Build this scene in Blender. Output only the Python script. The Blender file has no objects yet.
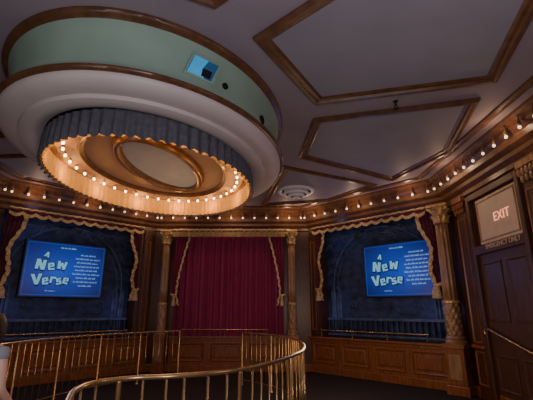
import bpy, math, random
from mathutils import Vector, Matrix
random.seed(4)
PI=math.pi; R=math.radians
C=bpy.context.scene.collection
EYE=1.6; CH=4.45

# ------------------------------------------------------------------ materials
def mat(name,col,rough=.6,metal=0,emit=None,es=0,var=.25,scale=6,bump=0,stretch=None,spec=.5,trans=None):
    m=bpy.data.materials.new(name); m.use_nodes=True
    nt=m.node_tree; N=nt.nodes; L=nt.links; b=N['Principled BSDF']
    b.inputs['Roughness'].default_value=rough; b.inputs['Metallic'].default_value=metal
    b.inputs['Specular IOR Level'].default_value=spec
    tc=N.new('ShaderNodeTexCoord'); mp=N.new('ShaderNodeMapping'); nz=N.new('ShaderNodeTexNoise')
    L.new(tc.outputs['Object'],mp.inputs[0]); L.new(mp.outputs[0],nz.inputs[0])
    mp.inputs['Scale'].default_value=stretch or (1,1,1)
    nz.inputs['Scale'].default_value=scale; nz.inputs['Detail'].default_value=4
    r=N.new('ShaderNodeValToRGB'); L.new(nz.outputs[0],r.inputs[0])
    r.color_ramp.elements[0].position=.3; r.color_ramp.elements[1].position=.7
    r.color_ramp.elements[0].color=(*[c*(1-var) for c in col],1)
    r.color_ramp.elements[1].color=(*[min(1,c*(1+var)) for c in col],1)
    L.new(r.outputs[0],b.inputs['Base Color'])
    if emit: b.inputs['Emission Color'].default_value=(*emit,1); b.inputs['Emission Strength'].default_value=es
    if bump:
        bp=N.new('ShaderNodeBump'); bp.inputs['Strength'].default_value=bump; L.new(nz.outputs[0],bp.inputs['Height']); L.new(bp.outputs[0],b.inputs['Normal'])
    if trans:
        t=N.new('ShaderNodeBsdfTranslucent'); t.inputs[0].default_value=(*col,1)
        mx=N.new('ShaderNodeMixShader'); mx.inputs[0].default_value=trans
        L.new(b.outputs[0],mx.inputs[1]); L.new(t.outputs[0],mx.inputs[2]); L.new(mx.outputs[0],N['Material Output'].inputs[0])
    return m
def screen_mat(name,inner,outer,es):
    """display picture: bright blue centre fading to navy at the edges (generated coordinates of the panel)"""
    m=mat(name,(.005,.01,.05),.35,var=0); N=m.node_tree.nodes; L=m.node_tree.links; b=N['Principled BSDF']
    tc=N.new('ShaderNodeTexCoord'); mp=N.new('ShaderNodeMapping'); mp.inputs['Location'].default_value=(-1,0,-1); mp.inputs['Scale'].default_value=(2,0,2)
    gr=N.new('ShaderNodeTexGradient'); gr.gradient_type='SPHERICAL'; mp2=N.new('ShaderNodeMapping'); mp2.inputs['Scale'].default_value=(.72,.72,.72)
    rp=N.new('ShaderNodeValToRGB'); rp.color_ramp.elements[0].color=(*outer,1); rp.color_ramp.elements[1].color=(*inner,1)
    rp.color_ramp.elements[0].position=.05; rp.color_ramp.elements[1].position=.85
    L.new(tc.outputs['Generated'],mp.inputs[0]); L.new(mp.outputs[0],mp2.inputs[0]); L.new(mp2.outputs[0],gr.inputs[0]); L.new(gr.outputs[0],rp.inputs[0]); L.new(rp.outputs[0],b.inputs['Emission Color'])
    b.inputs['Emission Strength'].default_value=es
    return m
M=dict(
 ceil=mat('ceiling_paint',(.30,.245,.29),.7,var=.06,scale=2),
 panel=mat('ceiling_panel_paint',(.265,.25,.30),.6,var=.06,scale=2),
 wood=mat('dark_wood',(.080,.030,.014),.36,var=.4,scale=5,stretch=(6,6,.8)),
 wood2=mat('wainscot_wood',(.24,.085,.030),.32,var=.35,scale=5,stretch=(6,6,.8)),
 wood3=mat('door_wood',(.085,.035,.018),.45,var=.35,scale=5,stretch=(6,6,.8)),
 trim=mat('ceiling_moulding_wood',(.14,.062,.030),.32,var=.3,scale=9),
 gilt=mat('gilt_wood',(.58,.38,.17),.4,.35,var=.4,scale=30,bump=.2),
 colm=mat('column_wood',(.33,.19,.10),.35,.1,var=.3,scale=12,stretch=(1,1,.3)),
 brass=mat('bronze_rail',(.52,.34,.16),.24,.75,var=.2,scale=8),
 floor=mat('dark_carpet',(.016,.009,.010),.9,var=.4,scale=14),
 green=mat('green_drum_paint',(.33,.48,.39),.6,var=.08,scale=2),
 white=mat('cream_plaster',(.62,.54,.53),.55,var=.05,scale=3),
 val=mat('grey_valance_fabric',(.11,.11,.135),.8,var=.2,scale=20),
 gold=mat('glowing_gauze',(.78,.44,.13),.7,var=.3,scale=40,emit=(1,.42,.08),es=.42,trans=.4),  # emission puts the bulbs' glow into the cloth itself
 soff=mat('soffit_paint',(.34,.20,.14),.6,var=.06,scale=3),
 med=mat('medallion_paint',(.46,.45,.46),.6,var=.08,scale=4),
 bulb=mat('warm_bulb',(1,.8,.5),.3,emit=(1,.66,.30),es=14,var=0),
 cbulb=mat('cornice_bulb',(.8,.75,.7),.2,emit=(1,.76,.54),es=1.7,var=0),
 sock=mat('dark_socket',(.25,.16,.10),.35,.6),
 blue=mat('backdrop_blue',(.022,.036,.085),.7,var=.7,scale=4,stretch=(1,1,1.5)),
 blue2=mat('backdrop_relief',(.06,.085,.155),.6,var=.5,scale=5),
 scr=screen_mat('screen_blue',(.010,.095,.72),(.0015,.014,.16),.52),
 scr2=mat('screen_light_blue',(.02,.1,.4),.4,emit=(.03,.20,.75),es=.4,var=.1),
 ink=mat('screen_letters',(.3,.55,.65),.4,emit=(.15,.52,.62),es=.55,var=0),
 ink2=mat('screen_small_text',(.3,.5,.7),.4,emit=(.22,.42,.75),es=.5,var=0),
 inkd=mat('letter_outline_blue',(.005,.01,.06),.4,emit=(.0,.006,.06),es=.4,var=0),
 black=mat('black_frame',(.01,.01,.015),.5),
 curt=mat('plum_velvet',(.19,.009,.060),.75,var=.3,scale=10,stretch=(8,8,.5)),
 drape=mat('dark_red_drape',(.10,.014,.036),.75,var=.3,scale=10),
 fringe=mat('gold_fringe',(.50,.37,.20),.65,.1,var=.4,scale=50,bump=.3),
 vent=mat('white_vent_metal',(.80,.80,.84),.4,var=.03),
 dark=mat('dark_void',(.008,.008,.01),.8),
 cyan=mat('lit_hatch_blue',(.05,.3,.5),.5,emit=(.03,.30,.62),es=.65,var=.3,scale=5),  # blue light inside the hatch, given as emissive colour
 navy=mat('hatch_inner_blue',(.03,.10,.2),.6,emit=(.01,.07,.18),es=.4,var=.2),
 sign=mat('sign_board',(.36,.26,.19),.5,var=.1,emit=(.8,.45,.28),es=.12),
 exit=mat('exit_letters',(.9,.35,.2),.5,emit=(1,.36,.20),es=1.4,var=0),
 cream=mat('cream_letters',(.5,.34,.24),.5,var=0,emit=(.8,.5,.3),es=.05),  # slight emission added so the small letters look brighter
 skin=mat('skin',(.62,.36,.27),.5,var=.08), hair=mat('dark_hair',(.02,.013,.01),.5,var=.4,scale=40,stretch=(8,8,1)),
 shirt=mat('pale_grey_shirt',(.26,.26,.31),.8,var=.1), jeans=mat('dark_trousers',(.03,.035,.06),.85),
 eye=mat('eye_white',(.8,.8,.8),.2,var=0), lip=mat('lips',(.5,.2,.18),.5,var=0),
)

# ------------------------------------------------------------------ mesh builder
class MB:
    def __init__(s): s.v=[]; s.f=[]
    def add(s,vs,fs):
        n=len(s.v); s.v+= [tuple(v) for v in vs]; s.f+=[tuple(i+n for i in f) for f in fs]; return s
    def box(s,x0,x1,y0,y1,z0,z1):
        return s.add([(x0,y0,z0),(x1,y0,z0),(x1,y1,z0),(x0,y1,z0),(x0,y0,z1),(x1,y0,z1),(x1,y1,z1),(x0,y1,z1)],
          [(0,3,2,1),(4,5,6,7),(0,1,5,4),(1,2,6,5),(2,3,7,6),(3,0,4,7)])
    def prism(s,pts,y0,y1):
        """pts (x,z) ccw seen from -y"""
        n=len(pts)
        return s.add([(x,y0,z) for x,z in pts]+[(x,y1,z) for x,z in pts],[tuple(range(n)),tuple(range(2*n-1,n-1,-1))]+[(i,i+n,(i+1)%n+n,(i+1)%n) for i in range(n)])
    def lathe(s,prof,seg=24,c=(0,0,0),mod=None,axis='z'):
        vs=[];fs=[]
        for (r,z) in prof:
            for k in range(seg):
                a=2*PI*k/seg; rr=r*(mod(a,z) if mod else 1)
                p=(rr*math.cos(a),rr*math.sin(a),z)
                if axis=='y': p=(p[0],p[2],p[1])
                vs.append((p[0]+c[0],p[1]+c[1],p[2]+c[2]))
        n=len(prof)
        for i in range(n-1):
            for k in range(seg):
                k2=(k+1)%seg; fs.append((i*seg+k,i*seg+k2,(i+1)*seg+k2,(i+1)*seg+k))
        fs.append(tuple(range(seg))[::-1]); fs.append(tuple((n-1)*seg+k for k in range(seg)))
        return s.add(vs,fs)
    def tube(s,pts,r,seg=8,closed=False):
        pts=[Vector(p) for p in pts]; n=len(pts); vs=[];fs=[]; up0=None
        for i,p in enumerate(pts):
            a=pts[(i-1)%n] if (closed or i>0) else p; b=pts[(i+1)%n] if (closed or i<n-1) else p
            t=(b-a).normalized(); ref=Vector((0,0,1)) if abs(t.z)<.95 else Vector((1,0,0))
            if up0 is not None and not closed: ref=up0
            x=t.cross(ref).normalized(); y=x.cross(t).normalized(); up0=y if abs(t.z)>=.5 else None
            rr=r[i] if isinstance(r,(list,tuple)) else r
            for k in range(seg):
                q=2*PI*k/seg; vs.append(p+x*math.cos(q)*rr+y*math.sin(q)*rr)
        for i in range(n if closed else n-1):
            j=(i+1)%n
            for k in range(seg): k2=(k+1)%seg; fs.append((i*seg+k,i*seg+k2,j*seg+k2,j*seg+k))
        if not closed: fs.append(tuple(range(seg))[::-1]); fs.append(tuple((n-1)*seg+k for k in range(seg)))
        return s.add(vs,fs)
    def sweep(s,pts,prof,closed=True,endcaps=True):
        """pts ccw [(x,y)]; prof [(inset to the left side, z)]"""
        n=len(pts); P=[Vector((p[0],p[1])) for p in pts]; dirs=[]
        for i in range(n):
            if closed or 0<i<n-1:
                d1=(P[i]-P[(i-1)%n]).normalized(); d2=(P[(i+1)%n]-P[i]).normalized()
            elif i==0: d1=d2=(P[1]-P[0]).normalized()
            else: d1=d2=(P[-1]-P[-2]).normalized()
            n1=Vector((-d1.y,d1.x)); n2=Vector((-d2.y,d2.x)); m=(n1+n2); m/= max(.2,m.dot(n1)); dirs.append(m)
        vs=[];fs=[];k=len(prof)
        for i in range(n):
            for (o,z) in prof: q=P[i]+dirs[i]*o; vs.append((q.x,q.y,z))
        for i in range(n if closed else n-1):
            j=(i+1)%n
            for a in range(k-1): fs.append((i*k+a,j*k+a,j*k+a+1,i*k+a+1))
        if not closed and endcaps: fs.append(tuple(range(k))); fs.append(tuple((n-1)*k+a for a in range(k))[::-1])
        return s.add(vs,fs)
    def grid(s,fn,nu,nv):
        vs=[fn(i/nu,j/nv) for j in range(nv+1) for i in range(nu+1)]
        return s.add(vs,[(j*(nu+1)+i,j*(nu+1)+i+1,(j+1)*(nu+1)+i+1,(j+1)*(nu+1)+i) for j in range(nv) for i in range(nu)])
    def ball(s,c,r,seg=12,sc=(1,1,1)):
        n=seg//2; prof=[(max(1e-4,math.sin(PI*i/n)),-math.cos(PI*i/n)) for i in range(n+1)]
        vs=[];fs=[]
        for (rr,z) in prof:
            for k in range(seg): a=2*PI*k/seg; vs.append((c[0]+r*sc[0]*rr*math.cos(a),c[1]+r*sc[1]*rr*math.sin(a),c[2]+r*sc[2]*z))
        for i in range(n):
            for k in range(seg): k2=(k+1)%seg; fs.append((i*seg+k,i*seg+k2,(i+1)*seg+k2,(i+1)*seg+k))
        return s.add(vs,fs)
    def mesh(s,name,m,smooth=False):
        me=bpy.data.meshes.new(name); me.from_pydata(s.v,[],s.f); me.update()
        me.materials.append(m)
        if smooth: me.polygons.foreach_set('use_smooth',[True]*len(me.polygons))
        return me
    def build(s,name,m,parent=None,smooth=False,bevel=0,loc=None,angle=True):
        o=bpy.data.objects.new(name,s.mesh(name,m,smooth)); C.objects.link(o); o.parent=parent
        if loc: o.location=loc
        if bevel:
            b=o.modifiers.new('Bevel','BEVEL'); b.width=bevel; b.segments=2; b.limit_method='ANGLE'
        if smooth and angle:
            try:
                o.data.set_sharp_from_angle(angle=R(45))
            except Exception: pass
        return o
def tag(o,label,cat,group=None,kind=None):
    if label:o['label']=label
    if cat:o['category']=cat
    if group:o['group']=group
    if kind:o['kind']=kind
    return o
def thing(name,label,cat,loc=(0,0,0),rz=0,group=None):
    o=bpy.data.objects.new(name,None); C.objects.link(o); o.location=loc; o.rotation_euler=(0,0,rz); o.empty_display_size=.1
    return tag(o,label,cat,group)
def struct(o,label=None): 
    o['kind']='structure'
    if label:o['label']=label
    return o
def dup(root,loc,rz=None,label=None,group=None):
    r=root.copy(); C.objects.link(r); r.location=loc
    if rz is not None: r.rotation_euler=(0,0,rz)
    if label:r['label']=label
    if group:r['group']=group
    for ch in list(root.children):
        c=ch.copy(); C.objects.link(c); c.parent=r
        for g in ch.children:
            d=g.copy(); C.objects.link(d); d.parent=c
    return r
def text_obj(txt,size,m,parent,name,loc,rot=(PI/2,0,0),ext=.004,bold=0,shear=0,align='CENTER',label=None):
    cu=bpy.data.curves.new('t','FONT'); cu.body=txt; cu.size=size; cu.extrude=ext; cu.offset=bold; cu.shear=shear
    cu.align_x=align; cu.align_y='CENTER'
    t=bpy.data.objects.new('t',cu); C.objects.link(t); dg=bpy.context.evaluated_depsgraph_get(); dg.update()
    me=bpy.data.meshes.new_from_object(t.evaluated_get(dg)); bpy.data.objects.remove(t)
    me.materials.clear(); me.materials.append(m)
    o=bpy.data.objects.new(name,me); C.objects.link(o); o.parent=parent; o.location=loc; o.rotation_euler=rot
    if label:o['label']=label
    return o

# ------------------------------------------------------------------ room
P0=(4.1,-3.0);P1=(4.1,8.4);P2=(1.25,11.3);P3=(-3.3,11.3);P4=(-6.2,8.4);P5=(-6.2,-3.0)
poly=[P0,P1,P2,P3,P4,P5]
class Facet:
    def __init__(s,a,b):
        s.a=Vector(a); s.b=Vector(b); s.d=(s.b-s.a).normalized(); s.len=(s.b-s.a).length; s.ang=math.atan2(s.d.y,s.d.x); s.n=Vector((-s.d.y,s.d.x))
    def w(s,x,y=0,z=0): p=s.a+s.d*x+s.n*y; return (p.x,p.y,z)
F_L=Facet(P5,P4);F_LD=Facet(P4,P3);F_B=Facet(P3,P2);F_RD=Facet(P2,P1);F_R=Facet(P1,P0);F_F=Facet(P0,P5)
def fthing(name,label,cat,F,x,y=0,z=0,group=None): return thing(name,label,cat,F.w(x,y,z),F.ang,group)
def placed(mb,name,m,F,**k):
    o=mb.build(name,m,**k); o.location=F.w(0); o.rotation_euler=(0,0,F.ang); return o

mb=MB(); mb.add([(p[0],p[1],0) for p in poly]+[(p[0],p[1],-.1) for p in poly],[tuple(range(6)),tuple(range(11,5,-1))])
struct(mb.build('floor',M['floor']),'dark carpeted floor')
mb=MB(); mb.add([(p[0],p[1],CH) for p in poly]+[(p[0],p[1],CH+.1) for p in poly],[tuple(range(5,-1,-1)),tuple(range(6,12))])
struct(mb.build('ceiling',M['ceil']),'mauve grey ceiling with wooden mouldings')

def alcove_wall(name,F,x0,x1):
    z0,z1,dep=.9,3.98,.40
    m=MB(); m.box(0,x0,0,.45,0,CH).box(x1,F.len,0,.45,0,CH).box(x0,x1,0,.45,0,z0).box(x0,x1,0,.45,z1,CH).box(x0,x1,dep,.5,z0,z1)
    return struct(placed(m,name,M['wood'],F))
alcove_wall('wall_left_diagonal',F_LD,.25,3.62)
alcove_wall('wall_right_diagonal',F_RD,.33,3.82)
for nm,F in (('wall_back',F_B),('wall_left',F_L),('wall_right',F_R),('wall_front',F_F)):
    struct(placed(MB().box(0,F.len,0,.2,0,CH),nm,M['wood'],F))

prof=[(0,CH-.62),(.05,CH-.60),(.05,CH-.52),(.14,CH-.46),(.16,CH-.40),(.27,CH-.35),(.30,CH-.27),(.30,CH-.22),(.36,CH-.17),(.36,CH-.10),(.44,CH-.05),(.44,CH)]
struct(MB().sweep(poly,prof).build('trim_1',M['trim']),'deep wooden cornice around the top of the walls')
struct(MB().sweep(poly,[(.62,CH),(.62,CH-.03),(.66,CH-.05),(.70,CH-.05),(.74,CH-.03),(.74,CH)]).build('trim_2',M['trim']),'thin wooden moulding on the ceiling beside the cornice')
struct(MB().sweep(poly,[(0,0),(.04,0),(.04,.16),(.02,.19),(0,.19)]).build('baseboard_all',M['wood2']))

frames=[
 [(-.15,3.53),(1.2,2.27),(2.45,2.35),(2.97,4.35),(.69,4.92)],
 [(.72,5.37),(2.98,4.76),(3.42,6.6),(2.86,8.3),(.62,6.9)],
 [(.34,7.37),(2.60,8.6),(1.71,9.95),(-.15,10.45)],
 [(-.5,3.1),(-1.5,2.6),(-1.6,1.5),(-.1,1.5),(.30,2.45)],
 [(-4.15,5.97),(-5.45,6.1),(-5.45,3.3),(-3.75,3.0)],
 [(-4.3,6.75),(-3.85,8.0),(-4.7,9.0),(-5.45,8.1),(-5.45,6.85)],
 [(-3.55,7.7),(-2.6,8.9),(-2.3,10.45),(-3.2,10.4),(-4.35,9.3)],
]
for i,fr in enumerate(frames):
    area=sum(fr[k][0]*fr[(k+1)%len(fr)][1]-fr[(k+1)%len(fr)][0]*fr[k][1] for k in range(len(fr)))
    if area<0: fr=fr[::-1]
    t=struct(MB().sweep(fr,[(0,CH),(0,CH-.03),(.03,CH-.06),(.07,CH-.06),(.09,CH-.03),(.13,CH-.03),(.16,CH-.015),(.16,CH)]).build('trim_%d'%(i+3),M['trim']),'wooden moulding framing a ceiling panel')
    m=MB().sweep(fr,[(.15,CH-.008),(.151,CH-.008)]); 
    ins=[v for j,v in enumerate(m.v) if j%2==1]
    MB().add(ins,[tuple(range(len(ins)))[::-1]]).build('panel',M['panel'],t)

# ------------------------------------------------------------------ oval canopy
cx,cy=-1.62,5.50
can=thing('ceiling_canopy','large oval canopy hanging from the ceiling with green drum and pleated grey valance','ceiling canopy',(cx,cy,CH),R(-8))
def ell(a,b,n=144,x0=0,y0=0): return [(x0+a*math.cos(2*PI*k/n),y0+b*math.sin(2*PI*k/n)) for k in range(n)]
A,B=1.80,2.36
E=ell(A,B)
MB().sweep(E,[(-.065,0),(-.065,-.03),(-.045,-.05),(-.02,-.06),(0,-.075),(.02,-.09)]).build('crown_moulding',M['trim'],can,smooth=True)
MB().sweep(E,[(.05*math.sin(PI*k/10),-.06-.60*k/10) for k in range(11)]).build('drum',M['green'],can,smooth=True)
MB().sweep(E,[(.01,-.625),(-.04,-.625),(-.07,-.645),(-.07,-.665),(-.05,-.685),(-.03,-.69),(0,-.69)]).build('rim_moulding',M['trim'],can,smooth=True)
MB().sweep(E,[(-.02,-.69)]+[(-.02+.20*(1-math.cos(PI/2*k/8)),-.70-.10*math.sin(PI/2*k/8)) for k in range(9)]+[(.21,-.80),(.22,-.84),(.25,-.85),(.33,-.86),(.40,-.84),(.44,-.82),(.47,-.80),(.47,-.77)]).build('plaster_cove',M['white'],can,smooth=True)
VA,VB=1.38,1.82
def pleat(a,b,z0,z1,n,amp,flare,N,sag=.03,sd=1):
    rr=random.Random(sd); ph0=[rr.uniform(-.5,.5) for _ in range(n+1)]
    def fn(u,w):
        t=2*PI*(u%1); am=amp*(.35+.65*w); k=int(u*n)%n; f=(u*n)%1
        ph=n*t+ph0[k]*(1-f)+ph0[(k+1)%n]*f
        o=am*math.sin(ph)+flare*w
        sc=-sag*abs(math.sin(ph/2))*w
        return ((a+o)*math.cos(t),(b+o)*math.sin(t),z0+(z1-z0)*w+sc)
    return MB().grid(fn,N,6)
pleat(VA,VB,-.78,-1.07,72,.024,.005,1008,.030).build('valance',M['val'],can,smooth=True)
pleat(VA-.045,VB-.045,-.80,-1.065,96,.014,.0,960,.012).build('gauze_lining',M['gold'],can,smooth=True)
E2=ell(VA-.04,VB-.04)
MB().sweep(E2,[(0,-.79),(.10,-.82),(.13,-.80),(.30,-.78),(.33,-.80),(.38,-.80),(.40,-.77),(.62,-.74),(1.0,-.73)]).build('soffit',M['soff'],can,smooth=True)
MB().add([(x,y,-.73) for x,y in ell(1.0,1.45)],[tuple(range(144))[::-1]]).build('soffit_center',M['soff'],can)
MB().sweep(ell(1.0,1.42),[(0,-.73),(0,-.80),(.03,-.83),(.06,-.80),(.08,-.79),(.08,-.73)]).build('inner_moulding',M['trim'],can,smooth=True)
MB().sweep(ell(.54,1.14,96,.05),[(0,-.72),(0,-.79),(.03,-.83),(.07,-.83),(.09,-.79),(.12,-.78),(.12,-.72)]).build('medallion_frame',M['trim'],can,smooth=True)
MB().add([(x,y,-.755) for x,y in ell(.44,1.04,96,.05)],[tuple(range(96))[::-1]]).build('medallion_panel',M['med'],can)
bm_=MB().lathe([(.012,0),(.016,-.02),(.016,-.03)],10).mesh('bulb_socket',M['sock'],True)
bb=MB().ball((0,0,-.04),.019,10,(1,1,1.2)).mesh('bulb',M['bulb'],True)
nb=40
for k in range(nb):
    t=2*PI*(k+.5)/nb; x=(VA-.23)*math.cos(t); y=(VB-.23)*math.sin(t)
    o=bpy.data.objects.new('bulb',bb); C.objects.link(o); o.parent=can; o.location=(x,y,-.81)
    s_=bpy.data.objects.new('bulb_socket',bm_); C.objects.link(s_); s_.parent=o; s_.location=(0,0,.01)
def plight(loc,e,col,r=.1,name='bulb_or_fill_light'):
    l=bpy.data.lights.new(name,'POINT'); l.energy=e; l.color=col; l.shadow_soft_size=r
    o=bpy.data.objects.new(name,l); C.objects.link(o); o.location=loc; return o
def spot(loc,tgt,e,col,size=60,blend=.6,r=.1):
    l=bpy.data.lights.new('fill_spot','SPOT'); l.energy=e; l.color=col; l.spot_size=R(size); l.spot_blend=blend; l.shadow_soft_size=r
    o=bpy.data.objects.new('fill_spot',l); C.objects.link(o); o.location=loc
    o.rotation_euler=(Vector(tgt)-Vector(loc)).to_track_quat('-Z','Y').to_euler(); return o
cr=Matrix.Rotation(R(-8),3,'Z')
for k in range(12):
    t=2*PI*(k+.5)/12; p=cr@Vector(((VA-.17)*math.cos(t),(VB-.17)*math.sin(t),0))
    plight((cx+p.x,cy+p.y,CH-.93),3.6,(1,.44,.11),.04)
def on_drum(ang,z,name,m,g,parent=can):
    t=R(ang); nrm=Vector((math.cos(t)/A,math.sin(t)/B)).normalized(); x,y=A*math.cos(t)-nrm.x*.045,B*math.sin(t)-nrm.y*.045
    o=g.build(name,m,parent); o.location=(x,y,z); o.rotation_euler=(0,0,math.atan2(nrm.y,nrm.x)+PI/2); return o
def para(w,h,sk=.05): return [(-w/2-sk,-h/2),(w/2-sk,-h/2),(w/2+sk,h/2),(-w/2+sk,h/2)]
fr_=MB(); a_=para(.36,.30); b_=para(.31,.25)
fr_.add([(x,-.03,z) for x,z in a_]+[(x,-.03,z) for x,z in b_]+[(x,.02,z) for x,z in a_]+[(x,-.005,z) for x,z in b_],
 [(i,(i+1)%4,(i+1)%4+4,i+4) for i in range(4)]+[(i+8,(i+1)%4+8,(i+1)%4,i) for i in range(4)]+[(i+4,(i+1)%4+4,(i+1)%4+12,i+12) for i in range(4)])
on_drum(-48,-.335,'hatch_frame',M['green'],fr_)
on_drum(-48,-.335,'hatch_opening',M['navy'],MB().prism(para(.31,.25),-.014,0))
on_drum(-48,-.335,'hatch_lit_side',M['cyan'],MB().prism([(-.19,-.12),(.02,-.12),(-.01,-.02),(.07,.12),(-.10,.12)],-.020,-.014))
on_drum(-48,-.335,'hatch_projector',M['dark'],MB().prism([(-.02,-.10),(.09,-.10),(.12,.0),(.0,.0)],-.026,-.020))
def hole(w): return MB().lathe([(w*.6,.005),(w,.005),(w,-.02),(w*.7,-.02),(w*.7,-.012)],20,axis='y')
on_drum(-39,-.40,'speaker_hole',M['dark'],hole(.038))
on_drum(-18,-.46,'speaker_hole',M['dark'],hole(.060))

# ------------------------------------------------------------------ cornice bulbs
def mk_cbulb():
    t=thing('cornice_bulb','x','bulb',(0,0,0),0,'x')
    MB().lathe([(.010,.16),(.012,.09),(.024,.07),(.030,.04),(.026,0),(.014,-.01)],14).build('socket',M['sock'],t,smooth=True)
    MB().ball((0,0,-.028),.025,12,(1,1,1.15)).build('glass_bulb',M['cbulb'],t,smooth=True)
    return t
first=None
for F,lo,hi,desc in ((F_RD,.2,F_RD.len-.25,'right screen alcove'),(F_B,.25,F_B.len-.25,'red stage curtain'),(F_LD,.25,F_LD.len-.2,'left screen alcove'),(F_R,.3,5.6,'exit door'),(F_L,F_L.len-2.5,F_L.len-.25,'left end wall')):
    n=int((hi-lo)/.33)
    for k in range(n+1):
        x=lo+(hi-lo)*k/n; lab='small round bulb in the cornice row above the '+desc; g='cornice bulbs above the '+desc
        loc=F.w(x,-.40,CH-.25)
        if first is None: first=mk_cbulb(); first.location=loc; first['label']=lab; first['group']=g
        else: dup(first,loc,0,lab,g)
for F,xs in ((F_RD,(.6,2,3.4)),(F_B,(.7,2.3,3.9)),(F_LD,(.7,2,3.4)),(F_R,(1.2,3.))):
    for x in xs: plight(F.w(x,-.62,CH-.32),5.4,(1,.62,.36),.06)

# ------------------------------------------------------------------ ceiling vent, sprinkler
vt=thing('ceiling_vent','round white air vent with concentric rings on the ceiling','vent',(.73,9.1,CH))
MB().sweep(ell(.44,.44,40),[(0,0),(0,-.05),(.03,-.06),(.07,-.05),(.07,0)]).build('outer_ring',M['vent'],vt,smooth=True)
for r_,z_ in ((.30,-.12),(.19,-.18)):
    MB().sweep(ell(r_,r_,40),[(0,-.01),(-.02,z_+.02),(0,z_),(.035,z_),(.045,z_+.015)]).build('cone_ring',M['vent'],vt,smooth=True)
MB().lathe([(.05,-.01),(.085,-.20),(.05,-.22)],24).build('center_cap',M['vent'],vt,smooth=True)
MB().lathe([(.38,-.012),(.37,-.014)],40).build('dark_throat',M['dark'],vt)
sp=thing('sprinkler_head','small metal sprinkler head on the ceiling between two framed panels','sprinkler',(1.83,4.87,CH))
MB().lathe([(.035,0),(.035,-.01),(.014,-.015),(.014,-.07)],12).build('body',M['dark'],sp,smooth=True)
MB().lathe([(.032,-.11),(.034,-.12)],12).build('deflector',M['dark'],sp)
MB().tube([(-.014,0,-.06),(-.028,0,-.085),(0,0,-.115),(.028,0,-.085),(.014,0,-.06)],.005,6).build('yoke',M['dark'],sp)

# ------------------------------------------------------------------ wainscot
def wainscot(F,x0,x1,n,label,h=.86,y=0,t=None):
    t=t or fthing('wainscot',label,'wall panelling',F,x0,y,0)
    w=x1-x0
    MB().box(0,w,-.05,0,0,h).build('backing',M['wood2'],t)
    MB().box(-.0,w,-.085,0,0,.17).build('plinth',M['wood2'],t,bevel=.01)
    MB().box(-.0,w,-.15,.0,h,h+.05).build('ledge_cap',M['wood2'],t,bevel=.012)
    MB().box(-.0,w,-.08,0,h-.07,h).build('top_rail',M['wood2'],t,bevel=.008)
    cw=w/n
    for k in range(n):
        a=k*cw+.09; b=(k+1)*cw-.09; 
        ptsf=[(a,.26),(b,.26),(b,h-.13),(a,h-.13)]
        m=MB().sweep(ptsf,[(0,.05),(0,.075),(.015,.082),(.03,.07),(.045,.055)])
        m.v=[(x,-z,yy) for x,yy,z in m.v]
        m.add([(a+.08,-.05,.34),(b-.08,-.05,.34),(b-.08,-.05,h-.21),(a+.08,-.05,h-.21),(a+.11,-.07,.37),(b-.11,-.07,.37),(b-.11,-.07,h-.24),(a+.11,-.07,h-.24)],
              [(4,5,6,7),(0,1,5,4),(1,2,6,5),(2,3,7,6),(3,0,4,7)])
        m.build('raised_panel',M['wood2'],t)
    return t
wainscot(F_RD,.02,3.74,4,'dark wood wainscot panelling below the right screen alcove')
wainscot(F_B,.62,3.80,3,'dark wood wainscot panelling below the red curtain')
wainscot(F_LD,.05,4.05,4,'dark wood wainscot panelling below the left screen alcove')
wainscot(F_L,7.6,F_L.len-.15,4,'dark wood wainscot panelling on the left end wall')

def ledge_rail(F,x0,x1,n,label,z=.91,h=.17,y=-.11):
    t=fthing('gallery_rail',label,'rail',F,x0,y,z); w=x1-x0
    MB().tube([(0,0,h),(w,0,h)],.016,10).build('rail',M['brass'],t,smooth=True)
    for k in range(n):
        x=.04+(w-.08)*k/(n-1)
        MB().lathe([(.022,0),(.024,.01),(.010,.02),(.009,h-.02),(.012,h)],10,c=(x,0,0)).build('post',M['brass'],t,smooth=True)
        MB().ball((x,0,h+.012),.024,10).build('finial',M['brass'],t,smooth=True)
ledge_rail(F_RD,.40,3.35,4,'low brass rail on the ledge under the right screen')
ledge_rail(F_B,.95,3.35,3,'low brass rail on the ledge in front of the red curtain',y=-.125)
ledge_rail(F_LD,.6,3.45,4,'low brass rail on the ledge under the left screen')

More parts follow.
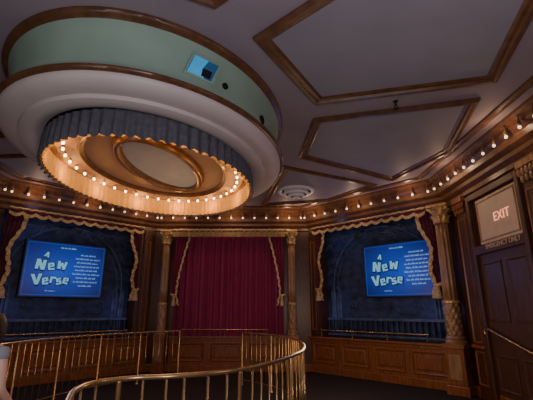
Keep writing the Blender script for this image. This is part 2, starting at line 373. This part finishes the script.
# ------------------------------------------------------------------ columns
def column(F,x,y,H,r,label,zped=.95,group=None,carved=.8):
    t=fthing('fluted_column',label,'column',F,x,y,0,group)
    q=r*1.45
    MB().box(-q,q,-q,q,0,.18).box(-q*.88,q*.88,-q*.88,q*.88,.18,zped-.1).box(-q,q,-q,q,zped-.1,zped).build('pedestal',M['wood2'],t,bevel=.012)
    MB().box(-q*.55,q*.55,-q*.92,-q*.86,.28,zped-.2).build('pedestal_panel',M['colm'],t,bevel=.01)
    MB().lathe([(r*1.35,zped),(r*1.38,zped+.04),(r*1.2,zped+.07),(r*1.28,zped+.10),(r*1.1,zped+.14),(r,zped+.16)],28).build('base_ring',M['colm'],t,smooth=True)
    zt=H-.42; zc=zped+carved
    def cv(a,z): return 1+.07*math.sin(7*a+(z-zped)*22)+.04*math.sin(9*a-(z-zped)*34)
    MB().lathe([(r*1.02,zped+.15+(zc-zped-.15)*k/26) for k in range(27)],56,mod=cv).build('carved_drum',M['colm'],t,smooth=True,angle=False)
    MB().lathe([(r*1.0,zc-.03),(r*1.16,zc-.01),(r*1.16,zc+.03),(r*1.0,zc+.05)],28).build('shaft_band',M['gilt'],t,smooth=True)
    def fl(a,z): return 1-.18*abs(math.sin(5*a))**.6
    MB().lathe([(r*(1-.12*k/4),zc+(zt-zc)*k/4) for k in range(5)],100,mod=fl).build('shaft',M['colm'],t,smooth=True,angle=False)
    def lf(a,z): return 1+.14*math.sin(8*a+ (PI if z>zt+.19 else 0))
    MB().lathe([(r*.90,zt),(r*1.05,zt+.02),(r*.90,zt+.05),(r*.95,zt+.07),(r*1.15,zt+.15),(r*1.32,zt+.17),(r*1.0,zt+.185),(r*1.1,zt+.23),(r*1.35,zt+.28),(r*1.5,zt+.30),(r*1.1,zt+.32),(r*1.2,zt+.36)],64,mod=lf).build('capital',M['gilt'],t,smooth=True)
    for sx in (-1,1):
        pts=[(sx*(r*1.2+.04*math.cos(q_)*(1-q_/12)),-r*1.15,zt+.31+.045*math.sin(q_)*(1-q_/12)) for q_ in [i*.5 for i in range(20)]]
        MB().tube(pts,.014,6).build('volute',M['gilt'],t,smooth=True)
    MB().box(-q,q,-q,q,zt+.355,zt+.42).build('abacus',M['gilt'],t,bevel=.01)
    return t
TOP=CH-.60
column(F_B,.40,-.17,TOP,.115,'slim fluted column left of the red curtain')
column(F_B,4.02,-.17,TOP,.115,'slim fluted column right of the red curtain')
column(F_RD,3.95,-.22,TOP,.15,'large fluted column with gilt capital between the right screen and exit door')

def pilaster(F,x,w,label,gilt=False):
    t=fthing('wall_pilaster',label,'pilaster',F,x,0,0)
    MB().box(-w/2,w/2,-.06,0,.0,TOP).build('board',M['wood'],t,bevel=.008)
    for (a,b) in ((.25,.85),(1.0,TOP-.45)):
        m=MB().sweep([(-w/2+.05,a),(w/2-.05,a),(w/2-.05,b),(-w/2+.05,b)],[(0,.06),(0,.08),(.02,.08),(.03,.06)]); m.v=[(x_,-z_,y_) for x_,y_,z_ in m.v]; m.build('moulding',M['wood2'],t)
    MB().box(-w/2-.02,w/2+.02,-.10,0,.90,.96).build('dado_cap',M['wood2'],t,bevel=.01)
    m=MB().box(-w/2,w/2,-.14,0,TOP-.10,TOP)
    for k in range(5):
        xx=-w/2+.03+(w-.06)*k/4; m.ball((xx,-.11,TOP-.17),.045,10,(.7,.8,1.6))
    for k in range(4):
        xx=-w/2+.06+(w-.12)*k/3; m.ball((xx,-.09,TOP-.28),.045,10,(.7,.7,1.5))
    m.build('capital',M['colm'] if gilt else M['wood2'],t,smooth=False)
pilaster(F_R,.62,.42,'dark wooden pilaster between the large column and the exit door')
pilaster(F_R,2.85,.44,'dark wooden pilaster with carved capital right of the exit sign',True)
for F,x,l in ((F_LD,3.88,'narrow dark pilaster right of the left screen alcove'),(F_RD,.16,'narrow dark pilaster left of the right screen alcove')):
    t=fthing('wall_pilaster',l,'pilaster',F,x,0,.92)
    MB().box(-.13,.13,-.04,0,0,TOP-.92).build('board',M['wood'],t,bevel=.008)
    m=MB().sweep([(-.08,.15),(.08,.15),(.08,2.6),(-.08,2.6)],[(0,.04),(0,.06),(.02,.06),(.03,.04)]); m.v=[(x_,-z_,y_) for x_,y_,z_ in m.v]; m.build('moulding',M['wood2'],t)

# ------------------------------------------------------------------ curtains
def pelmet(F,x0,x1,z,n,label,y=-.20,h=.14,lo=.35,fr=.055,rope=.024):
    t=fthing('pelmet',label,'pelmet',F,x0,y,z); w=x1-x0
    def fn(u,v):
        k=(u*n)%1; s=math.sin(PI*k); zz=-h*(lo+(1-lo)*s)*v
        return (u*w,-.0-.04*s*math.sin(PI*min(1,v*1.1))-.012*math.sin(v*14+2*s),zz)
    MB().grid(fn,n*14,12).build('swag_cloth',M['drape'],t,smooth=True)
    def f2(u,v):
        k=(u*n)%1; s=math.sin(PI*k); return (u*w,-.015-.02*s+.008*math.sin(u*n*60),-h*(lo+(1-lo)*s)-fr*v)
    MB().grid(f2,n*28,2).build('fringe',M['fringe'],t,smooth=True)
    MB().tube([(w*k/60,-.02+.01*math.sin(k),.010*math.sin(k*2.1)) for k in range(61)],rope,8).build('rope_border',M['fringe'],t,smooth=True)
    return t
def side_drape(F,x,z0,z1,dirn,label,y=-.10,wtop=.42,m='drape',big=1.0,curl=0):
    t=fthing('tied_drape',label,'drape',F,x,y,0); zt=z0+.30
    def wid(z):
        if z>=zt: k=(z-zt)/(z1-zt); return .12+(wtop-.12)*k**1.5+curl*.06*math.sin(2*PI*k*1.5)
        return .12+.08*(zt-z)/(zt-z0)
    def fn(u,v):
        z=z1-(z1-z0)*v; w=wid(z); return (dirn*(-w*u+.0), .028*math.sin(u*2*PI*4)*min(1,.3+w*2),z)
    MB().grid(fn,48,30).build('cloth',M[m],t,smooth=True)
    ew=.028+.018*curl
    def fe(u,v):
        z=z1-(z1-z0)*v; w=wid(z); return (dirn*(-w-ew+2*ew*u+.010*math.sin(v*60)), -.035+.010*math.sin(v*90),z)
    MB().grid(fe,3,160).build('ruffled_edge',M['fringe'],t,smooth=True)
    MB().tube([(dirn*(-.14),-.04,zt-.01),(dirn*(-.06),-.065,zt-.03),(dirn*.02,-.03,zt)],.036*big,8).build('tieback',M['gilt'],t,smooth=True)
    MB().lathe([(.014,zt-.03),(.045*big,zt-.06),(.032*big,zt-.10),(.062*big,zt-.26),(.056*big,zt-.31)],14,c=(dirn*-.07,-.06,0)).build('tassel',M['fringe'],t,smooth=True)
    for dz in (.22,.45,.68):
        zz=zt+dz; MB().ball((dirn*(-wid(zz)),-.04,zz),.038*big,10,(1,.5,1.4)).build('rosette',M['gilt'],t,smooth=True)
    return t
cu=fthing('stage_curtain','maroon velvet curtain with deep vertical pleats','curtain',F_B,.70,-.02,.91)
for a,b in ((0,1.57),(1.53,3.08)):
    def fn(u,v,a=a,b=b):
        x=a+(b-a)*u; return (x,-.044+.034*math.sin(x*32+.5*math.sin(x*5))+.006*math.sin(x*77),2.88*v)
    MB().grid(fn,240,6).build('curtain_panel',M['curt'],cu,smooth=True)
pelmet(F_B,.60,3.84,3.83,30,'straight gold fringed pelmet above the maroon stage curtain',y=-.30,h=.05,lo=.8,fr=.15,rope=.036)
side_drape(F_B,.64,1.72,3.70,-1,'tied drape with gold edge at the left of the maroon curtain',y=-.17,wtop=.44,m='curt')
side_drape(F_B,3.80,1.72,3.70,1,'tied drape with gold edge at the right of the maroon curtain',y=-.17,wtop=.44,m='curt')
pelmet(F_RD,.30,3.62,3.86,12,'fringed pelmet above the right screen alcove',h=.12,lo=.5,fr=.08)
pelmet(F_LD,.30,3.62,3.86,12,'fringed pelmet above the left screen alcove',h=.12,lo=.5,fr=.08)
side_drape(F_RD,.34,1.85,3.78,-1,'tied drape with gold tassel at the left of the right screen',wtop=.26,big=1.25,curl=1)
side_drape(F_RD,3.76,1.85,3.78,1,'tied drape with gold tassel beside the large column',wtop=.36,big=1.25,curl=1)
side_drape(F_LD,3.62,1.85,3.78,1,'tied drape with gold tassel at the right of the left screen',wtop=.28,big=1.25,curl=1)
side_drape(F_LD,.30,1.85,3.78,-1,'tied drape with gold tassel at the far left of the left screen',wtop=.36,big=1.25,curl=1)

# ------------------------------------------------------------------ alcove backdrop + screens
def backdrop(F,x0,x1,label):
    t=fthing('painted_backdrop',label,'backdrop',F,x0,.39,.9); w=x1-x0
    MB().box(.01,w-.01,-.02,0,.01,3.07).build('board',M['blue'],t)
    def arch(cx_,w_,z0_,z1_,r_=.03,y=-.03):
        pts=[(cx_-w_/2,y,z0_),(cx_-w_/2,y,z1_)]+[(cx_-w_/2*math.cos(a),y,z1_+w_/2*math.sin(a)) for a in [PI*k/12 for k in range(1,12)]]+[(cx_+w_/2,y,z1_),(cx_+w_/2,y,z0_)]
        MB().tube(pts,r_,6).build('arch_relief',M['blue2'],t,smooth=True)
    arch(w*.5,w*.86,.05,1.35,.03); arch(w*.5,w*.78,.05,1.32,.012)
    for sx in (.09,.91):
        arch(w*sx,.30,.45,1.15,.02)
        for k in range(4):
            xx=w*sx-.12+.08*k; MB().lathe([(.02,.3),(.03,.42),(.03,1.0+.12*(k%2)),(.001,1.1+.12*(k%2))],8,c=(xx,-.025,0)).build('pipe_relief',M['blue2'],t,smooth=True)
    MB().box(.05,w-.05,-.14,-.06,.44,.50).box(.05,w-.05,-.14,-.06,.05,.10).build('low_parapet',M['blue2'],t)
    n=int(w/.15)
    for k in range(n+1):
        x=.08+(w-.16)*k/n
        MB().lathe([(.02,.10),(.045,.18),(.02,.30),(.03,.40),(.03,.44)],10,c=(x,-.10,0)).build('parapet_baluster',M['blue'],t,smooth=True)
    def scroll(px,pz,s,flip):
        pts=[(px+flip*s*math.cos(a)*(1-a/16),-.03,pz+s*.8*math.sin(a)*(1-a/16)) for a in [i*.4 for i in range(30)]]
        pts=[(px+flip*s*1.6,-.03,pz-s*1.1),(px+flip*s*1.35,-.03,pz-s*.6)]+pts
        MB().tube(pts,.013,6).build('scroll_relief',M['blue2'],t,smooth=True)
    for sx,pz,s in ((.12,2.1,.12),(.20,2.62,.15),(.32,2.72,.12),(.42,2.62,.13),(.06,1.75,.09),(.05,2.45,.09),(.25,.85,.12)):
        scroll(w*sx,pz,s,-1); scroll(w*(1-sx),pz,s,1)
backdrop(F_RD,.33,3.82,'dark blue painted backdrop behind the right screen')
backdrop(F_LD,.25,3.62,'dark blue painted backdrop behind the left screen')

def glyph(ch,s):
    """chunky angular cut-out letters built from slabs; returns list of polygons (x,z) centred"""
    G={'N':[[(-.42,-.5),(-.14,-.5),(-.17,.5),(-.45,.46)],[(-.45,.46),(-.14,.5),(.42,-.48),(.10,-.5)],[(.14,-.5),(.44,-.46),(.42,.5),(.12,.46)]],
       'w':[[(-.5,.42),(-.24,.46),(-.14,-.42),(-.40,-.44)],[(-.40,-.44),(-.12,-.44),(.06,.30),(-.12,.30)],[(-.08,.30),(.06,.30),(.36,-.44),(.12,-.44)],[(.12,-.44),(.38,-.42),(.5,.46),(.24,.44)]],
       'V':[[(-.5,.5),(-.18,.5),(.12,-.5),(-.14,-.5)],[(-.12,-.5),(.14,-.5),(.5,.5),(.2,.5)]],
       'e':[[(-.38,-.40),(-.12,-.40),(-.12,.42),(-.38,.38)],[(-.38,.20),(.34,.24),(.32,.46),(-.36,.42)],[(.12,.02),(.36,.02),(.34,.44),(.12,.44)],[(-.2,-.08),(.36,-.06),(.36,.10),(-.2,.08)],[(-.38,-.44),(.36,-.46),(.34,-.24),(-.38,-.22)]],
       'r':[[(-.34,-.44),(-.06,-.44),(-.04,.44),(-.34,.42)],[(-.2,.18),(.38,.20),(.38,.46),(-.2,.42)]],
       's':[[(-.34,.20),(.34,.24),(.32,.46),(-.34,.42)],[(-.34,.0),(-.10,.0),(-.10,.42),(-.34,.40)],[(-.34,-.10),(.34,-.12),(.34,.10),(-.34,.12)],[(.10,-.44),(.34,-.44),(.34,.06),(.10,.06)],[(-.36,-.46),(.34,-.44),(.32,-.24),(-.36,-.24)]],
       'A':[[(-.46,-.5),(-.16,-.5),(.12,.5),(-.14,.5)],[(.16,-.5),(.46,-.5),(.14,.5),(-.12,.5)],[(-.24,-.22),(.24,-.22),(.20,.0),(-.18,.0)]]}
    return [[(x*s,z*s) for x,z in p] for p in G[ch]]
def ccw(p):
    a=sum(p[k][0]*p[(k+1)%len(p)][1]-p[(k+1)%len(p)][0]*p[k][1] for k in range(len(p))); return p if a>0 else p[::-1]
def screen(F,x0,x1,z0,z1,label):
    w=x1-x0;h=z1-z0
    t=fthing('display_screen',label,'screen',F,x0,.18,z0)
    MB().box(-.03,w+.03,0,.14,-.03,h+.03).build('housing',M['black'],t,bevel=.01)
    MB().box(0,w,-.012,0,0,h).build('screen_panel',M['scr'],t)
    m=MB().sweep([(.03,.03),(w-.03,.03),(w-.03,h-.03),(.03,h-.03)],[(0,0.012),(0,.015),(.007,.015),(.007,.012)]); m.v=[(x,-z,y) for x,y,z in m.v]; m.build('border_line',M['scr2'],t)
    y=-.024
    for ch,fx,fz,rot,s in (('A',.25,.765,16,.13),('N',.19,.575,8,.25),('e',.315,.55,-9,.195),('w',.445,.58,7,.225),('V',.165,.30,-6,.25),('e',.27,.275,-8,.185),('r',.355,.30,9,.18),('s',.43,.28,-7,.175),('e',.515,.295,10,.175)):
        ca,sa=math.cos(R(rot)),math.sin(R(rot)); big=MB(); mm=MB(); j=0
        for p in glyph(ch,s):
            p=ccw([(x*ca+z*sa,-x*sa+z*ca) for x,z in p])
            mm.prism([(x+w*fx,z+h*fz) for x,z in p],y-.001*j,-.018); j+=1
            c0=(sum(q[0] for q in p)/4,sum(q[1] for q in p)/4)
            o=[]
            for (x,z) in p:
                d=Vector((x-c0[0],z-c0[1])); d=d.normalized()*.030; o.append((x+d.x+.006+w*fx,z+d.y-.008+h*fz))
            big.prism(o,-.017,-.012)
        big.build('letter_outline',M['inkd'],t); mm.build('logo_letter',M['ink'],t)
    rnd=random.Random(7)
    def strokes(cx_,z,ww,hh,slant=.3):
        m=MB(); xa=cx_-ww/2; x=xa
        # one thin base stroke joins the whole line
        while x<cx_+ww/2:
            wl=rnd.uniform(.05,.12)
            xe=min(cx_+ww/2,x+wl); q=x
            m.add([(x,y,z+hh*.12),(xe,y,z+hh*.12),(xe,y,z+hh*.30),(x,y,z+hh*.30)],[(0,1,2,3)])
            while q<xe:
                a=hh*rnd.uniform(.5,1); m.add([(q,y-.0005,z),(q+.008,y-.0005,z),(q+.008+slant*a*.4,y-.0005,z+a),(q+slant*a*.4,y-.0005,z+a)],[(0,1,2,3)])
                q+=.015
            x=xe+.024
        m.add([(xa,y+.0005,z),(cx_+ww/2,y+.0005,z),(cx_+ww/2,y+.0005,z+.003),(xa,y+.0005,z+.003)],[(0,1,2,3)])
        return m
    strokes(w*.5,h*.90,w*.20,.05).build('title_text',M['ink'],t)
    for k,ww in enumerate((.20,.32,.28,.34,.30,.36,.26,.32,.18)):
        strokes(w*.765,h*(.79-.074*k),w*ww,.046).build('verse_text_line',M['ink2'],t)
    strokes(w*.34,h*.09,w*.12,.03).build('footer_text',M['ink2'],t)
    return t
screen(F_RD,1.72,3.57,1.93,3.20,'glowing blue screen in the right alcove beside the large column')
screen(F_LD,.86,2.74,1.92,3.22,'glowing blue screen in the left alcove')

# ------------------------------------------------------------------ exit door wall
dr=MB().box(1.0,2.5,-.03,.02,0,2.62); d=struct(placed(dr,'door_1',M['wood3'],F_R),'dark wooden exit door')
m=MB().box(.92,1.02,-.10,0,0,3.78).box(2.48,2.58,-.10,0,0,3.78).box(1.02,2.48,-.10,0,2.60,2.76).box(1.02,2.48,-.10,0,3.66,3.78)
struct(placed(m,'trim_20',M['wood3'],F_R,bevel=.01),'wooden door surround')
for a,b,c_,e in ((1.10,1.68,.25,.85),(1.82,2.40,.25,.85),(1.10,1.68,1.40,2.45),(1.82,2.40,1.40,2.45)):
    q=MB().sweep([(a,c_),(b,c_),(b,e),(a,e)],[(0,.03),(0,.045),(.03,.05),(.05,.03)]); q.v=[(x,-z,y) for x,y,z in q.v]; q.build('door_moulding',M['wood3'],d)
hr=fthing('door_handrail','sloping brass handrail crossing in front of the dark exit door','handrail',F_R,1.0,-.10,0)
MB().tube([(-.02,0,1.16),(-.05,0,1.22),(0,0,1.28),(.08,0,1.27)]+[(.08+1.75*k/10,0,1.27-.47*k/10) for k in range(1,11)],.022,10).build('rail',M['brass'],hr,smooth=True)
for x in (.30,1.0,1.6):
    z=1.27-.47*(x-.08)/1.75; MB().tube([(x,0,z),(x,.02,z-.07),(x,.07,z-.08)],.010,8).build('bracket',M['brass'],hr,smooth=True)
es=fthing('exit_sign','lit sign board reading EXIT above the dark door','exit sign',F_R,1.75,-.02,2.78)
MB().box(-.55,.70,-.04,0,0,.84).build('board',M['sign'],es,bevel=.01)
q=MB().sweep([(-.51,.04),(.66,.04),(.66,.80),(-.51,.80)],[(0,.04),(0,.06),(.02,.06),(.03,.04)]); q.v=[(x,-z,y) for x,y,z in q.v]; q.build('moulding',M['colm'],es)
text_obj('EXIT',.23,M['exit'],es,'letters',(.22,-.05,.40),ext=.004,bold=-.003)
text_obj('EMERGENCY ONLY',.115,M['cream'],es,'small_letters',(.17,-.086,-.08),ext=.004,bold=.0)

# ------------------------------------------------------------------ oval railings
def smooth_path(P,step=.06):
    out=[];n=len(P)
    for i in range(n-1):
        p0=Vector(P[max(0,i-1)]);p1=Vector(P[i]);p2=Vector(P[i+1]);p3=Vector(P[min(n-1,i+2)])
        k=max(2,int((p2-p1).length/step))
        for j in range(k):
            t=j/k; out.append(.5*((2*p1)+(-p0+p2)*t+(2*p0-5*p1+4*p2-p3)*t*t+(-p0+3*p1-3*p2+p3)*t**3))
    out.append(Vector(P[-1])); return out
def railing(P,label,group=None,sp=.17):
    base=P[len(P)//2]
    t=thing('curved_railing',label,'railing',(base[0],base[1],0),0,group)
    path=smooth_path([(p[0]-base[0],p[1]-base[1]) for p in P],.04)
    L=[0]
    for i in range(1,len(path)): L.append(L[-1]+(path[i]-path[i-1]).length)
    MB().tube([(p.x,p.y,1.10) for p in path],.020,12).build('handrail',M['brass'],t,smooth=True)
    MB().tube([(p.x,p.y,.12) for p in path],.012,8).build('lower_bar',M['brass'],t,smooth=True)
    bal=MB().lathe([(.009,.12),(.009,.5),(.015,.53),(.015,.57),(.009,.60),(.009,1.09)],8).mesh('baluster',M['brass'],True)
    post=MB().lathe([(.045,0),(.045,.02),(.020,.04),(.018,1.08),(.018,1.09)],12).mesh('post',M['brass'],True)
    n=int(L[-1]/sp); 
    for k in range(n+1):
        s=L[-1]*k/n; i=min(range(len(L)),key=lambda j:abs(L[j]-s))
        ip=(k%6==0 or k==n); o=bpy.data.objects.new('post' if ip else 'baluster',post if ip else bal); C.objects.link(o); o.parent=t; o.location=(path[i].x,path[i].y,0)
    return t
railing([(-.55,9.3),(.27,8.17),(.545,6.66),(.475,5.35),(.14,4.31),(-.23,3.62),(-.68,3.30),(-1.02,3.20),(-1.22,3.02),(-1.24,2.75),(-1.12,2.4),(-.9,1.9)],'brass railing curving round the right and near side of the floor')
railing([(-2.15,10.1),(-2.85,9.45),(-3.47,8.49),(-3.89,7.33),(-3.98,6.1),(-3.8,4.9)],'brass railing curving along the left side before the left alcove')

# ------------------------------------------------------------------ person at the left edge
def skin_obj(name,m,parent,chains,sub=2):
    vs=[];es_=[];rad=[];roots=[]
    for ch in chains:
        prev=None
        for p in ch:
            if p[0]=='@': prev=p[1]; continue
            vs.append(p[:3]); rad.append(p[3]); i=len(vs)-1
            if prev is not None: es_.append((prev,i))
            else: roots.append(i)
            prev=i
    me=bpy.data.meshes.new(name); me.from_pydata(vs,es_,[]); me.update(); me.materials.append(m)
    o=bpy.data.objects.new(name,me); C.objects.link(o); o.parent=parent
    md=o.modifiers.new('Skin','SKIN'); md.use_smooth_shade=True
    sv=me.skin_vertices[0].data
    for i,r in enumerate(rad):
        sv[i].radius=(r if isinstance(r,tuple) else (r,r)); sv[i].use_root=(i in roots)
    sb=o.modifiers.new('Sub','SUBSURF'); sb.levels=sub; sb.render_levels=sub
    return o
per=thing('person','dark-haired person in grey top standing at the left edge','person',(-2.20,3.22,0),R(-15))
ch=[[(0,0,.88,(.15,.11)),(0,0,1.02,(.125,.095)),(0,.01,1.18,(.145,.105)),(0,.005,1.30,(.12,.08)),(0,.0,1.36,(.055,.055)),(0,.015,1.42,(.055,.058)),(0,.03,1.48,(.078,.09)),(0,.03,1.545,(.066,.08))]]
for sx in (-1,1):
    ch.append([('@',3),(sx*.165,0,1.285,.050),(sx*.20,-.01,1.16,.043),(sx*.215,-.01,1.03,.038),(sx*.20,.10,.92,.031),(sx*.185,.17,.86,.024),(sx*.18,.215,.83,(.035,.022)),(sx*.178,.24,.815,(.034,.018))])
    ch.append([('@',0),(sx*.09,0,.80,.085),(sx*.095,.01,.46,.058),(sx*.10,-.01,.30,.052),(sx*.10,-.02,.09,.036),(sx*.105,.0,.05,.04),(sx*.115,.11,.03,.032)])
for sx in (-1,1):
    for j,(dx,ln) in enumerate(((-.024,.062),(-.008,.072),(.009,.068),(.025,.052))):
        ch.append([(sx*.178+dx,.235,.818,.009),(sx*.178+dx*1.2,.235+ln*.6,.800,.0085),(sx*.178+dx*1.2,.235+ln,.772,.008),(sx*.178+dx*1.2,.235+ln*.95,.750,.0065)])
    ch.append([(sx*.178-sx*.02,.195,.838,.011),(sx*.178-sx*.048,.225,.828,.010),(sx*.178-sx*.055,.255,.81,.008)])
ch.append([(0,.10,1.485,.012),(0,.128,1.470,.012)])
for sx in (-1,1): ch.append([(sx*.076,.02,1.50,.014),(sx*.084,.012,1.475,.013)])
skin_obj('body',M['skin'],per,ch)
skin_obj('top',M['shirt'],per,[[(0,0,.84,(.165,.125)),(0,0,1.02,(.142,.11)),(0,.01,1.18,(.16,.12)),(0,.005,1.31,(.125,.09))],[('@',3),(-.165,0,1.29,.062),(-.197,-.008,1.21,.055)],[('@',3),(.165,0,1.29,.062),(.197,-.008,1.21,.055)]])
skin_obj('trousers',M['jeans'],per,[[(0,0,.90,(.16,.12)),(0,0,.84,(.155,.12))],[('@',1),(-.09,0,.76,.095),(-.095,.01,.46,.07),(-.10,-.015,.12,.055)],[('@',1),(.09,0,.76,.095),(.095,.01,.46,.07),(.10,-.015,.12,.055)]])
def hairf(u,v):
    a=2*PI*u; ph=PI*v*.80; front=max(0,math.sin(a))
    ph*= (1-.45*front)
    z=1.475+.115*math.cos(ph); r_=math.sin(ph)
    if v>.6: z-= (1-front)*(v-.6)*.35
    return (.098*r_*math.cos(a),.015+.115*r_*math.sin(a),z)
MB().grid(hairf,48,20).build('hair',M['hair'],per,smooth=True,angle=False)
for sx in (-1,1): MB().ball((sx*.03,.108,1.497),.011,10).build('eye',M['eye'],per,smooth=True)
MB().ball((0,.112,1.437),.014,10,(1.5,.6,.5)).build('mouth',M['lip'],per,smooth=True)
for sx in (-1,1): MB().ball((sx*.112,.05,.035),.06,14,(.75,1.9,.58)).build('shoe',M['black'],per,smooth=True)

# ------------------------------------------------------------------ lights
plight((.3,.4,2.3),150,(.97,.88,.99),.5)  # soft key added near the camera for ceiling and canopy, no fixture
plight((1.9,3.0,2.7),18,(1,.80,.72),.4)  # added fill towards the exit door wall
plight((-2.0,.9,1.9),60,(.98,.95,.90),.4)  # fill added at the left to brighten the person
plight((1.2,7.6,1.5),44,(1,.66,.44),.5)  # added warm fill, brings up the right wainscot
plight((-1.5,6.3,2.4),26,(1,.66,.38),.4)  # warm fill added below the canopy for the lower walls, no fixture
plight((-3.9,6.6,1.7),18,(1,.66,.46),.4)  # extra fill added beside the left railing
spot((-1.0,7.6,2.0),(-1.0,11.3,2.5),46,(1,.5,.62),58)  # added spot in mid-air, brightens the curtain
for F,x in ((F_RD,2.6),(F_LD,1.8)):
    plight(F.w(x,-.7,2.5),10,(.10,.26,1),.3)  # blue light added in front of each screen to brighten the alcove
    for xx,zz in ((.9,3.4),(.7,1.6),(3.2,1.6)): plight(F.w(xx,-.05,zz),1.4,(.2,.35,1),.1)  # small blue fills added so the backdrop relief shows
w=bpy.data.worlds.new('world'); w.use_nodes=True; w.node_tree.nodes['Background'].inputs[0].default_value=(.02,.02,.03,1); bpy.context.scene.world=w
cam=bpy.data.cameras.new('camera'); cam.sensor_width=36; cam.lens=385/533*36; cam.clip_start=.05
co=bpy.data.objects.new('camera',cam); C.objects.link(co); co.location=(0,0,EYE); co.rotation_euler=(R(90+15.95),0,0)
bpy.context.scene.camera=co
